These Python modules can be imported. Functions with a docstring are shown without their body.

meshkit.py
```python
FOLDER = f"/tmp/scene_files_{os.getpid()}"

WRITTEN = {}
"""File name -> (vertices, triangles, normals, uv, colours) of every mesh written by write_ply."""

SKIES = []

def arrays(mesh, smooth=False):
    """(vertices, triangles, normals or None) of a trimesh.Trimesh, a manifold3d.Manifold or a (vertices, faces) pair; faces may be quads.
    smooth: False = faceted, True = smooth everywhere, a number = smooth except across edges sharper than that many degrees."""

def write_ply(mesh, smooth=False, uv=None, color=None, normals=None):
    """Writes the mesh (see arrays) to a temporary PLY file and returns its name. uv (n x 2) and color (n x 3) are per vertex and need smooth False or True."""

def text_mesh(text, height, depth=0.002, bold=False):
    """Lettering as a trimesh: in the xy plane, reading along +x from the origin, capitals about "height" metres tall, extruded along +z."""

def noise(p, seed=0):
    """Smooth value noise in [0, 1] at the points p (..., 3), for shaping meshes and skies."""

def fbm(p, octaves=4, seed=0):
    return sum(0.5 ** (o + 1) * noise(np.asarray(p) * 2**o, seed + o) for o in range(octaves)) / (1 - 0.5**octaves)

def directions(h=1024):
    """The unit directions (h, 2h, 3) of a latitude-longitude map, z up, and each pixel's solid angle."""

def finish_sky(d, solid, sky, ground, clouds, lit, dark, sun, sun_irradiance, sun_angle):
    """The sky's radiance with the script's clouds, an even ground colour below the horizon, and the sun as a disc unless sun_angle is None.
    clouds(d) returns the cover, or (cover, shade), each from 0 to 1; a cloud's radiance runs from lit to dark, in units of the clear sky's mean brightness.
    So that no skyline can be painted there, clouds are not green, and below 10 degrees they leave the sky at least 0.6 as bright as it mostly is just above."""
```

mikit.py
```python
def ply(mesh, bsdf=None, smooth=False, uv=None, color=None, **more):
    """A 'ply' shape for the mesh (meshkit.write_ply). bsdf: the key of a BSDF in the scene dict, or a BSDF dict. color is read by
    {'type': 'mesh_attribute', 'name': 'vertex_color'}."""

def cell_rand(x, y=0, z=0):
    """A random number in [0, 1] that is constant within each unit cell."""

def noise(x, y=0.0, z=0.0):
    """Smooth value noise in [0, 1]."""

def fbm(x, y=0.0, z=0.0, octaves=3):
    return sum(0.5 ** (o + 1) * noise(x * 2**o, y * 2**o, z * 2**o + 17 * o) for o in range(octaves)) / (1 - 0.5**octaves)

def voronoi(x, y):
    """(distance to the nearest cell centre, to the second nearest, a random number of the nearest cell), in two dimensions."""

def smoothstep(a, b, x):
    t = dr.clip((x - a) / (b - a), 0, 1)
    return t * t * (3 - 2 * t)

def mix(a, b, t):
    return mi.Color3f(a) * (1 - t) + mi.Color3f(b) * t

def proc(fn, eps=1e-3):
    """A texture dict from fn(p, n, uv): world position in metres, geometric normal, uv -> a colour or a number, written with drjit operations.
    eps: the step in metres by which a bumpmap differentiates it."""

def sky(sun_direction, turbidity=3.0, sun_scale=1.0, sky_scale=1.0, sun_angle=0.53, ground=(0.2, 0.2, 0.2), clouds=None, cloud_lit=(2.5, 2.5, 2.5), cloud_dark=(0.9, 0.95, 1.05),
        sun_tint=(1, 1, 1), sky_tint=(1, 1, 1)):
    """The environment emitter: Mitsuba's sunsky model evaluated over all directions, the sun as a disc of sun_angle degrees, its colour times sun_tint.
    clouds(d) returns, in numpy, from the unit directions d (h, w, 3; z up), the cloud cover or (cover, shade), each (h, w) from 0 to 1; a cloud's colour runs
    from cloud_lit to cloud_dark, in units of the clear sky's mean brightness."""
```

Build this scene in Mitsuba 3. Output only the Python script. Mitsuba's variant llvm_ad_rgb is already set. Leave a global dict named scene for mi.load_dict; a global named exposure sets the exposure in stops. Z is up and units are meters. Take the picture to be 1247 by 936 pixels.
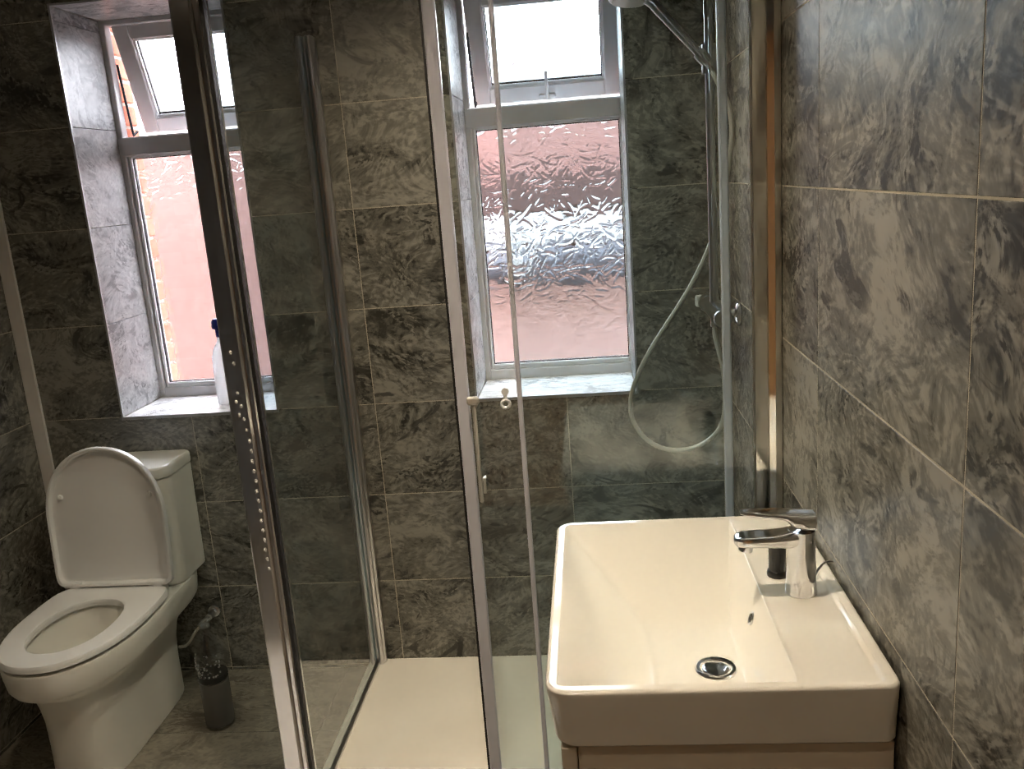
import math
import numpy as np
import drjit as dr
import mitsuba as mi
import trimesh
import manifold3d as m3
from shapely.geometry import Polygon, box as sbox
import meshkit
import mikit
from mikit import noise, fbm, smoothstep, mix, cell_rand

T = mi.ScalarTransform4f
rng = np.random.default_rng(7)
scene, labels = {}, {}

# ------------------------------------------------------------------ camera, sky, lamps, exposure
CAM = [-0.380291, -2.613334, 1.562287]
R = np.array([[0.994047, -0.053172, -0.095101], [0.080311, -0.232282, 0.969327], [-0.073632, -0.971194, -0.226629]])
M = np.eye(4)
M[:3, 0], M[:3, 1], M[:3, 2], M[:3, 3] = -R[:, 0], -R[:, 1], R[:, 2], CAM
scene['camera'] = {'type': 'perspective', 'fov': 60.5488, 'fov_axis': 'x', 'near_clip': 0.02, 'far_clip': 200.0, 'to_world': T(M.tolist())}
exposure = 0.0
SKY_SCALE = 118.0
scene['sky'] = mikit.sky((0.3, 0.6, 0.75), turbidity=4.0, sun_scale=0.0, sky_scale=SKY_SCALE, ground=(0.25, 0.24, 0.22),
                         clouds=lambda d: np.ones(d.shape[:2]), cloud_lit=(0.98, 1.01, 1.10), cloud_dark=(0.9, 0.95, 1.0))
LAMP = np.array([1.0, 0.83, 0.60])
LAMPS = [(-0.62, -0.50, 2400), (-0.58, -1.42, 2500), (-1.38, -1.05, 700), (-0.50, -2.45, 800)]      # x, y, radiance of each ceiling downlight

# ------------------------------------------------------------------ constants of the room (metres)
XL, YF, ZC = -2.21, -3.05, 2.40            # left wall, front wall, ceiling
ZR, ROW, COL = 0.0121, 0.30, 0.60          # tile grid
XJ, YJ = -1.6713, -1.703                   # one vertical joint of the back wall and of the right wall

# ------------------------------------------------------------------ helpers
def rename(key):
    if key not in scene and key not in labels:
        return key
    k = 1
    while f'{key}_{k:03d}' in scene or f'{key}_{k:03d}' in labels:
        k += 1
    return f'{key}_{k:03d}'


def add(name, mesh, mat, parent=None, smooth=False, **more):
    key = rename(f'{parent}__{name}' if parent else name)
    scene[key] = mikit.ply(mesh, mat, smooth=smooth, **more)
    return key


def tag(key, label=None, cat=None, group=None, kind=None):
    d = labels.setdefault(key, {})
    for k, v in (('label', label), ('category', cat), ('group', group), ('kind', kind)):
        if v:
            d[k] = v
    return key


def thing(name, label, cat, group=None):
    return tag(rename(name), label, cat, group)


def join(*ms):
    return trimesh.util.concatenate([m for m in ms])


def cbox(x0, x1, y0, y1, z0, z1, b=0.0):
    lo, hi = np.array([x0, y0, z0], float), np.array([x1, y1, z1], float)
    if b <= 0:
        return trimesh.creation.box(bounds=[lo, hi])
    pts = []
    for k in range(3):
        for s in np.ndindex(2, 2, 2):
            p = np.where(s, hi - b, lo + b)
            p[k] = hi[k] if s[k] else lo[k]
            pts.append(p)
    return trimesh.convex.convex_hull(np.array(pts))


def rbox(x0, x1, y0, y1, z0, z1, r, seg=16):
    """box with round edges: hull of eight spheres"""
    ms = [m3.Manifold.sphere(r, seg).translate([x0 + r if a == 0 else x1 - r, y0 + r if b == 0 else y1 - r, z0 + r if c == 0 else z1 - r]) for a, b, c in np.ndindex(2, 2, 2)]
    m = m3.Manifold.batch_hull(ms).to_mesh()
    return trimesh.Trimesh(m.vert_properties[:, :3], m.tri_verts)


def tube(pts, r, n=12, closed=True, flat=1.0):
    p = np.asarray(pts, float)
    r = np.broadcast_to(r, (len(p),))
    t = np.gradient(p, axis=0)
    t /= np.linalg.norm(t, axis=1, keepdims=True)
    a = np.cross(t[0], [0, 0, 1.0] if abs(t[0][2]) < 0.9 else [1.0, 0, 0])
    rings, ang = [], np.arange(n) * 2 * np.pi / n
    for k in range(len(p)):
        a = a - t[k] * (a @ t[k])
        a /= np.linalg.norm(a)
        b = np.cross(t[k], a)
        rings.append(p[k] + r[k] * (np.cos(ang)[:, None] * a + flat * np.sin(ang)[:, None] * b))
    return loft(rings, caps=closed)


def spline(pts, n=60):
    from scipy.interpolate import CubicSpline
    p = np.asarray(pts, float)
    s = np.r_[0, np.cumsum(np.linalg.norm(np.diff(p, axis=0), axis=1))]
    return CubicSpline(s, p)(np.linspace(0, s[-1], n))


def loft(rings, caps=True, loop=False):
    rings = [np.asarray(q, float) for q in rings]
    n, k = len(rings[0]), len(rings)
    v = np.vstack(rings)
    f = []
    i = np.arange(n)
    for a in range(k if loop else k - 1):
        b = (a + 1) % k
        q = np.stack([a * n + i, a * n + (i + 1) % n, b * n + (i + 1) % n, b * n + i], 1)
        f += [q[:, [0, 1, 2]], q[:, [0, 2, 3]]]
    if caps and not loop:
        v = np.vstack([v, rings[0].mean(0), rings[-1].mean(0)])
        f.append(np.stack([(i + 1) % n, i, i * 0 + k * n], 1))
        f.append(np.stack([(k - 1) * n + i, (k - 1) * n + (i + 1) % n, i * 0 + k * n + 1], 1))
    m = trimesh.Trimesh(v, np.vstack(f), process=False)
    if m.volume < 0:
        m.invert()
    return m


def lathe(profile, c=(0, 0, 0), n=40, axis='z'):
    """profile: (radius, height) pairs from the axis out and back"""
    ang = np.arange(n) * 2 * np.pi / n
    rings = []
    for r, h in profile:
        q = np.stack([max(r, 1e-5) * np.cos(ang), max(r, 1e-5) * np.sin(ang), np.full(n, h)], 1)
        if axis == 'x':
            q = q[:, [2, 0, 1]]
        if axis == 'y':
            q = q[:, [1, 2, 0]]
        rings.append(q + np.array(c))
    return loft(rings)


def extrude(poly, h):
    return trimesh.creation.extrude_polygon(poly, h, engine='earcut')


def to(mesh, ex, ey, ez, o=(0, 0, 0)):
    A = np.eye(4)
    A[:3, 0], A[:3, 1], A[:3, 2], A[:3, 3] = ex, ey, ez, o
    m = mesh.copy()
    m.apply_transform(A)
    if np.linalg.det(A[:3, :3]) < 0 and m.is_watertight and m.volume < 0:
        m.invert()
    return m


def rrect(x0, x1, y0, y1, r, z, n=6):
    """ring of a rectangle with round corners; r a number or four (x1y1, x0y1, x0y0, x1y0)"""
    r = np.broadcast_to(r, (4,))
    out = []
    for (cx, cy, a0, rr) in ((x1 - r[0], y1 - r[0], 0, r[0]), (x0 + r[1], y1 - r[1], 90, r[1]), (x0 + r[2], y0 + r[2], 180, r[2]), (x1 - r[3], y0 + r[3], 270, r[3])):
        for a in np.radians(a0 + np.linspace(0, 90, n)):
            out.append((cx + rr * math.cos(a), cy + rr * math.sin(a), z))
    return np.array(out)


# ------------------------------------------------------------------ materials
def rgb(c):
    return {'type': 'rgb', 'value': list(c)}


def principled(color, rough, metallic=0.0, spec=0.5, bump=None, bscale=1.0, **kw):
    d = {'type': 'principled', 'base_color': color if isinstance(color, dict) else rgb(color), 'roughness': rough, 'metallic': metallic, 'specular': spec, **kw}
    if bump is not None:
        d = {'type': 'bumpmap', 'scale': bscale, 'tex': bump, 'bsdf': d}
    return d


def stone(p, dark, mid, light, seed=0.0, cols=(XJ, YJ, 0.6), flat=False):
    """slate-like marbled print; every tile shows another cut of it"""
    cx, cy, cz = dr.floor((p.x - cols[0]) / cols[2] + 0.002), dr.floor((p.y - cols[1]) / cols[2] + 0.002), dr.floor((p.z - ZR) / ROW + 0.002)
    a, b, c = cell_rand(cx, cy, cz), cell_rand(cx + 7, cy, cz + 3), cell_rand(cx, cy + 5, cz + 11)
    u, w = (p.x + a * 13 + seed, p.y + b * 17) if flat else (p.x + p.y + a * 13 + seed, p.z + c * 11)
    tilt = (a - 0.5) * 1.8
    s, t = u * 0.85 + w * tilt, w - u * tilt * 0.7
    w1 = fbm(s * 4.0, t * 6.0, 0.7, 3)
    w2 = fbm(s * 3.7 + 9.1, t * 5.5, 4.2, 3)
    big = noise(s * 6 + w1 * 2.5, t * 8.0 + w2 * 2.5, c * 5)
    mid_ = fbm(s * 20 + w1 * 9, t * 27 + w2 * 9, 2.7, 4)
    fine = fbm(s * 95 + w2 * 22, t * 120 + w1 * 22, 1.3, 3)
    vein = 1 - dr.abs(2 * fbm(s * 15 + w1 * 8, t * 20 + w2 * 8, 7.7, 4) - 1)
    vein = smoothstep(0.88, 0.985, vein)
    crack = smoothstep(0.57, 0.70, fbm(s * 17 + w2 * 12, t * 20 - w1 * 12, 12.7, 4)) * smoothstep(0.35, 0.55, noise(s * 7, t * 9 + w1 * 3, 21.0))
    patch = noise(s * 2.6 + w2 * 2.0, t * 4.2 + w1 * 2.0, c * 9 + 3.1) - 0.5
    v = dr.clip(0.30 * big + 0.70 * mid_ + 0.55 * (fine - 0.5) + 0.22 * patch, 0, 1)
    col = mix(dark, mid, smoothstep(0.24, 0.48, v))
    col = mix(col, light, smoothstep(0.46, 0.72, v) * 0.75)
    col = mix(col, light, vein * 0.55 * smoothstep(0.35, 0.6, fine))
    col = mix(col, dark, crack * 0.85 * smoothstep(0.25, 0.5, fine))
    return col


def tile_wall(p, n, uv):
    return stone(p, (0.034, 0.033, 0.028), (0.130, 0.126, 0.107), (0.300, 0.290, 0.255))


def tile_floor(p, n, uv):
    return stone(p, (0.125, 0.112, 0.090), (0.195, 0.178, 0.145), (0.27, 0.25, 0.205), 3.3, (-1.86, -0.35, 0.6), True)


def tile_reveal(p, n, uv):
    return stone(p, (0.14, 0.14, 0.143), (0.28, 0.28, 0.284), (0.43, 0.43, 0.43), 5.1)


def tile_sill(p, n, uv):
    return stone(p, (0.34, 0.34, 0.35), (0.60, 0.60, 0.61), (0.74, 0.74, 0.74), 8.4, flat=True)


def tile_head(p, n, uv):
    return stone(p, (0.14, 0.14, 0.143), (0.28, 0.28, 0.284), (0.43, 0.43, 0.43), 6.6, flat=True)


def tile_relief(p, n, uv):
    u = p.x + p.y
    return 0.6 * fbm(u * 30, p.z * 44, 1.7, 3) + 0.4 * fbm(u * 130, p.z * 160, 3.1, 2)


def grout_fn(p, n, uv):
    return mix((0.36, 0.325, 0.265), (0.50, 0.46, 0.38), noise(p.x * 25, p.y * 25, p.z * 25))


def brick_fn(p, n, uv):
    k = fbm(p.x * 18, p.y * 18 + 2, p.z * 26, 3)
    return mix((0.42, 0.13, 0.085), (0.62, 0.26, 0.18), k)


def pink_wall(p, n, uv):
    # far brickwork behind patterned glass: the tone changes a little from brick to brick
    row = dr.floor(p.z / 0.075)
    fx = p.x / 0.225 + 0.5 * (row - 2 * dr.floor(row / 2))
    k = cell_rand(dr.floor(fx), row) * 0.25 + 0.75 * fbm(p.x * 2.3, p.z * 2.9, 1.0, 4)
    return mix((0.225, 0.116, 0.103), (0.31, 0.180, 0.165), k)


def wood_fn(p, n, uv):
    g = fbm(p.x * 60, p.y * 60, p.z * 2.2, 3)
    return mix((0.40, 0.19, 0.07), (0.58, 0.32, 0.13), g)


def tray_fn(p, n, uv):
    return mix((0.80, 0.77, 0.69), (0.86, 0.84, 0.77), fbm(p.x * 4, p.y * 4, 0.5, 3))


def paving_fn(p, n, uv):
    return mix((0.36, 0.35, 0.33), (0.50, 0.49, 0.46), fbm(p.x * 6, p.y * 6, 0.3, 4))


def satin_fn(p, n, uv):
    return 0.17 + 0.12 * fbm(p.x * 300, p.y * 300, p.z * 3, 2)


MAT = {
    'm_tile': principled(mikit.proc(tile_wall), 0.42, spec=0.38, bump=mikit.proc(tile_relief, 4e-4), bscale=0.0009),
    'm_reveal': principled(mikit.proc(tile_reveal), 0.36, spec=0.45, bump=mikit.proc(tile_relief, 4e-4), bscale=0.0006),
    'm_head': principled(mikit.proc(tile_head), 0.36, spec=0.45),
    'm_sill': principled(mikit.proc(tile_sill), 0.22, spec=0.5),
    'm_floor': principled(mikit.proc(tile_floor), 0.34, spec=0.45),
    'm_grout': principled(mikit.proc(grout_fn), 0.85, spec=0.2),
    'm_grout_dark': principled((0.13, 0.12, 0.10), 0.85, spec=0.2),
    'm_brick': principled(mikit.proc(brick_fn), 0.9, spec=0.2),
    'm_pink': principled(mikit.proc(pink_wall), 0.9, spec=0.2),
    'm_mortar': principled((0.55, 0.50, 0.44), 0.95, spec=0.1),
    'm_wood': principled(mikit.proc(wood_fn), 0.40),
    'm_paint': principled((0.78, 0.76, 0.72), 0.8, spec=0.2),
    'm_paving': principled(mikit.proc(paving_fn), 0.9, spec=0.2),
    'm_ceramic': principled((0.82, 0.81, 0.77), 0.09, spec=0.55),
    'm_basin': principled((0.85, 0.82, 0.76), 0.07, spec=0.55),
    'm_seat': principled((0.82, 0.825, 0.84), 0.14, spec=0.5),
    'm_tray': principled(mikit.proc(tray_fn), 0.28, spec=0.45),
    'm_chrome': principled((0.80, 0.81, 0.83), 0.05, metallic=1.0),
    'm_satin': principled((0.72, 0.71, 0.73), mikit.proc(satin_fn), metallic=1.0),
    'm_post': principled((0.78, 0.77, 0.80), 0.13, metallic=1.0),
    'm_profile': principled((0.88, 0.87, 0.83), 0.07, metallic=1.0),
    'm_seal': principled((0.015, 0.015, 0.016), 0.5),
    'm_clear_seal': principled((0.68, 0.69, 0.79), 0.22, spec=0.5),
    'm_trim': principled((0.42, 0.42, 0.43), 0.35, metallic=0.6),
    'm_strip': principled((0.76, 0.73, 0.71), 0.45, spec=0.4),
    'm_upvc': principled((0.70, 0.71, 0.735), 0.28, spec=0.5),
    'm_gasket': principled((0.02, 0.02, 0.025), 0.5),
    'm_white': principled((0.85, 0.86, 0.87), 0.3),
    'm_dots': principled((0.90, 0.90, 0.92), 0.25, spec=0.6),
    'm_bottle_white': {'type': 'principledthin', 'base_color': rgb((0.90, 0.91, 0.92)), 'roughness': 0.4, 'diff_trans': 1.1},
    'm_blue': principled((0.012, 0.02, 0.17), 0.3),
    'm_black': principled((0.012, 0.012, 0.012), 0.3),
    'm_hose': principled((0.60, 0.58, 0.53), 0.28, metallic=0.35),
    'm_cabinet': principled((0.68, 0.60, 0.50), 0.3),
    'm_gap': principled((0.03, 0.025, 0.02), 0.7),
    'm_ledge': principled((0.32, 0.31, 0.31), 0.8),
    'm_pink_pale': principled((0.43, 0.28, 0.26), 0.9, spec=0.2),
    'm_brown': principled((0.085, 0.053, 0.050), 0.8, spec=0.2),
    'm_greypipe': principled((0.062, 0.062, 0.078), 0.6),
    'm_glass': {'type': 'thindielectric', 'int_ior': 1.70, 'specular_transmittance': rgb((0.81, 0.90, 0.92))},
    'm_glass_side': {'type': 'thindielectric', 'int_ior': 1.62, 'specular_transmittance': rgb((0.62, 0.74, 0.78))},
    'm_pane': {'type': 'dielectric', 'int_ior': 1.5},
    'm_bottle': {'type': 'thindielectric', 'int_ior': 1.5, 'specular_transmittance': rgb((0.80, 0.82, 0.84))},
    'm_sleeve': {'type': 'blendbsdf', 'weight': 0.45, 'a': {'type': 'thindielectric', 'int_ior': 1.45}, 'b': {'type': 'twosided', 'bsdf': principled((0.16, 0.155, 0.15), 0.4)}},
    'm_lamp_lens': principled((0.8, 0.8, 0.8), 0.4),
}
scene.update(MAT)

# ------------------------------------------------------------------ ceiling downlights
hole_polys = []
for i, (lx, ly, rad) in enumerate(LAMPS):
    hole_polys.append(Polygon([(lx + 0.034 * math.cos(a), ly + 0.034 * math.sin(a)) for a in np.arange(32) * np.pi / 16]))
    where = ('above the shower tray', 'above the wash basin', 'in front of the toilet', 'near the wooden door')[i]
    dl = thing('ceiling_downlight', f'small round chrome rimmed downlight in ceiling {where}', 'ceiling light')
    add('bezel', loft([np.stack([lx + r * np.cos(np.arange(40) * np.pi / 20), ly + r * np.sin(np.arange(40) * np.pi / 20), np.full(40, h)], 1) for r, h in
              ((0.0305, ZC + 0.035), (0.0335, ZC + 0.035), (0.0335, ZC), (0.046, ZC), (0.046, ZC - 0.005), (0.042, ZC - 0.008), (0.032, ZC - 0.006))], loop=True), 'm_chrome', dl, smooth=40)
    lens = lathe([(0, ZC + 0.024), (0.027, ZC + 0.024), (0.0295, ZC + 0.027), (0.0295, ZC + 0.034), (0, ZC + 0.034)], (lx, ly, 0), 32)
    key = add('lens', lens, 'm_lamp_lens', dl)
    scene[key]['emitter'] = {'type': 'area', 'radiance': rgb(LAMP * rad)}

# ------------------------------------------------------------------ the room shell
WIN = [dict(x0=-1.898, x1=-1.388, fx0=-1.912, fx1=-1.374), dict(x0=-0.747, x1=-0.259, fx0=-0.761, fx1=-0.235)]
WZ0, WZ1, WY = 0.912, 2.150, 0.262           # opening sill, head, and the face of the window frames
GR = 0.0006                                  # the joints lie this much behind the tile faces

back = sbox(XL - 0.1, -0.1, 0.12, ZC + 0.1)
for w in WIN:
    back = back.difference(sbox(w['fx0'] - 0.003, WZ0 - 0.012, w['fx1'] + 0.003, WZ1 + 0.012))
tag(add('wall_back', to(extrude(back, 0.328), (1, 0, 0), (0, 0, 1), (0, 1, 0), (0, GR, 0)), 'm_grout'), kind='structure')
tag(add('wall_right', cbox(GR, 0.12, YF - 0.1, GR, -0.1, ZC + 0.1), 'm_grout'), kind='structure')
tag(add('wall_left', cbox(XL - 0.12, XL - GR, YF - 0.1, GR, -0.1, ZC + 0.1), 'm_grout'), kind='structure')
tag(add('wall_front', cbox(XL - 0.12, 0.12, YF - 0.12, YF, -0.1, ZC + 0.1), 'm_tile'), kind='structure')
tag(add('floor', cbox(XL - 0.12, 0.12, YF - 0.12, 0.02, -0.12, -GR), 'm_grout_dark'), kind='structure')
ceil = sbox(XL - 0.12, YF - 0.12, 0.12, 0.05)
for h in hole_polys:
    ceil = ceil.difference(h)
tag(add('ceiling', join(to(extrude(ceil, 0.05), (1, 0, 0), (0, 1, 0), (0, 0, 1), (0, 0, ZC)), cbox(XL - 0.12, 0.12, YF - 0.12, 0.05, ZC + 0.05, ZC + 0.08)), 'm_paint'), kind='structure')


def tile_mesh(u0, u1, v0, v1, cuts=None, depth=0.006, b=0.0006, g=0.0014):
    """a tile in (u, v, w): face at w = 0, body behind it (w > 0), joints of 2 g"""
    u0, u1, v0, v1 = u0 + g, u1 - g, v0 + g, v1 - g
    poly = sbox(u0, v0, u1, v1)
    if cuts is not None:
        poly = poly.difference(cuts)
        if poly.is_empty or poly.area < 1e-4:
            return None
        if poly.area < (u1 - u0) * (v1 - v0) - 1e-6:
            polys = [q for q in getattr(poly, 'geoms', [poly]) if q.area > 1e-4]
            return [extrude(q, depth) for q in polys]
    pts = [(u, v, w) for u in (u0, u1) for v in (v0, v1) for w in (b, depth)] + [(u, v, 0) for u in (u0 + b, u1 - b) for v in (v0 + b, v1 - b)]
    return [trimesh.convex.convex_hull(np.array(pts))]


def grid(lo, hi, j, step):
    a = [lo] + [j + k * step for k in range(-12, 13) if lo + 0.004 < j + k * step < hi - 0.004] + [hi]
    return list(zip(a[:-1], a[1:]))


RIM = 0.006                                  # metal edge trims around the openings
cut = None
for w in WIN:
    c = sbox(w['x0'] - RIM, WZ0 - RIM - 0.004, w['x1'] + RIM, WZ1 + RIM)
    cut = c if cut is None else cut.union(c)
for u0, u1 in grid(XL, 0, XJ, COL):
    for v0, v1 in grid(0.0, ZC, ZR, ROW):
        for m in tile_mesh(u0, u1, v0, v1, cut) or []:
            add('tile', to(m, (1, 0, 0), (0, 0, 1), (0, 1, 0)), 'm_tile', 'wall_back')
for u0, u1 in grid(YF, 0, YJ, COL):
    for v0, v1 in grid(0.0, ZC, ZR, ROW):
        m = tile_mesh(u0, u1, v0, v1)[0]
        add('tile', to(m, (0, 1, 0), (0, 0, 1), (1, 0, 0)), 'm_tile', 'wall_right')
        add('tile', to(m, (0, 1, 0), (0, 0, 1), (-1, 0, 0), (XL, 0, 0)), 'm_tile', 'wall_left')
for u0, u1 in grid(XL, 0, -1.86, COL):
    for v0, v1 in grid(YF, 0, -0.35, COL):
        add('tile', to(tile_mesh(u0, u1, v0, v1)[0], (1, 0, 0), (0, 1, 0), (0, 0, -1)), 'm_floor', 'floor')

# the tiled reveals and sills of the two window openings
for w in WIN:
    a, b = w['x0'], w['x1']
    for v0, v1 in grid(WZ0, WZ1, ZR, ROW):
        m = tile_mesh(0.001, WY, v0, v1, depth=0.012, g=0.0007)[0]
        tag(add('reveal_tile', to(m, (0, 1, 0), (0, 0, 1), (-1, 0, 0), (a, 0, 0)), 'm_reveal', 'wall_back'))
        tag(add('reveal_tile', to(m, (0, 1, 0), (0, 0, 1), (1, 0, 0), (b, 0, 0)), 'm_reveal', 'wall_back'))
    m = tile_mesh(a, b, 0.001, WY, depth=0.012)[0]
    add('sill_tile', to(m, (1, 0, 0), (0, 1, 0), (0, 0, -1), (0, 0, WZ0)), 'm_sill', 'wall_back')
    add('head_tile', to(m, (1, 0, 0), (0, 1, 0), (0, 0, 1), (0, 0, WZ1)), 'm_head', 'wall_back')
    ring = sbox(a - RIM, WZ0 - RIM - 0.004, b + RIM, WZ1 + RIM).difference(sbox(a, WZ0, b, WZ1))
    add('edge_trim', to(extrude(ring, 0.010), (1, 0, 0), (0, 0, 1), (0, 1, 0), (0, -0.0022, 0)), 'm_trim', 'wall_back')
    tag([k for k in scene if k.startswith('wall_back__edge_trim')][-1], 'grey metal edge trim around the window opening')

# pale strip in the back left corner
tag(add('trim_1', cbox(XL + 0.0005, XL + 0.046, -0.0105, -0.0006, 0.0, ZC, 0.002), 'm_strip'), kind='structure')
# wooden door behind the camera, its frame on the left wall
tag(rename('door_1'), kind='structure')
add('leaf', cbox(-1.05, -0.28, YF + 0.002, YF + 0.042, 0.006, 2.02, 0.003), 'm_wood', 'door_1')
add('frame', join(cbox(-1.12, -1.055, YF + 0.001, YF + 0.06, 0, 2.09, 0.004), cbox(-0.275, -0.21, YF + 0.001, YF + 0.06, 0, 2.09, 0.004), cbox(-1.055, -0.275, YF + 0.001, YF + 0.06, 2.025, 2.09, 0.004)), 'm_wood', 'door_1')

# ------------------------------------------------------------------ outside
tag(add('yard_ground', cbox(-8, 6, 0.45, 9, -0.55, -0.45), 'm_paving'), kind='structure')
outer = sbox(-7, -0.45, 5, 3.0)
for w in WIN:
    outer = outer.difference(sbox(w['x0'] - 0.02, WZ0 - 0.06, w['x1'] + 0.02, WZ1 + 0.04))
tag(add('wall_outer', to(extrude(outer, 0.10), (1, 0, 0), (0, 0, 1), (0, 1, 0), (0, 0.332, 0)), 'm_mortar'), kind='structure')
for w in WIN:                                # brick jambs on both sides of each opening
    for k in range(19):
        z0 = WZ0 - 0.05 + k * 0.075
        L = 0.105 if k % 2 else 0.215
        for s, e in ((-1, w['x0'] - 0.012), (1, w['x1'] + 0.012)):
            x = sorted((e, e + s * L))
            add('brick', cbox(x[0], x[1], 0.327 + 0.006, 0.440, z0, z0 + 0.064, 0.004), 'm_brick', 'wall_outer')
    add('outer_sill', cbox(w['x0'] - 0.05, w['x1'] + 0.05, 0.335, 0.49, WZ0 - 0.085, WZ0 - 0.02, 0.006), 'm_white', 'wall_outer')

nb = thing('neighbouring_wall', 'pink brick wall of the neighbouring house seen blurred through both windows', 'wall')
add('brickwork', cbox(-7, 4, 2.75, 2.95, -0.45, 1.96), 'm_pink', nb)
add('coping', cbox(-7, 4, 2.70, 3.0, 1.96, 2.02, 0.01), 'm_mortar', nb)
lt = thing('lean_to', 'low lean-to roof with pale ledge outside the right window', 'outbuilding')
add('flashing', cbox(-1.35, 1.2, 2.66, 2.7485, 1.375, 1.60, 0.01), 'm_brown', lt)
add('roof', loft([[(x, 2.385, 1.225), (x, 2.7485, 1.390), (x, 2.7485, 1.33), (x, 2.385, 1.185)] for x in (-1.35, 1.2)]), 'm_ledge', lt)
add('wall', cbox(-1.30, 1.15, 2.42, 2.52, -0.45, 1.17), 'm_pink_pale', lt)
gt = thing('gutter', 'grey gutter along the lean-to outside the right window', 'gutter')
add('trough', tube([(-1.36, 2.29, 1.085), (1.21, 2.29, 1.085)], 0.088, 16), 'm_greypipe', gt, smooth=40)
add('joint', rbox(-0.80, -0.715, 2.185, 2.380, 1.07, 1.18, 0.02), 'm_ledge', gt, smooth=40)
add('bracket', rbox(-0.85, -0.785, 2.19, 2.378, 1.005, 1.068, 0.015), 'm_black', gt, smooth=40)


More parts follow.
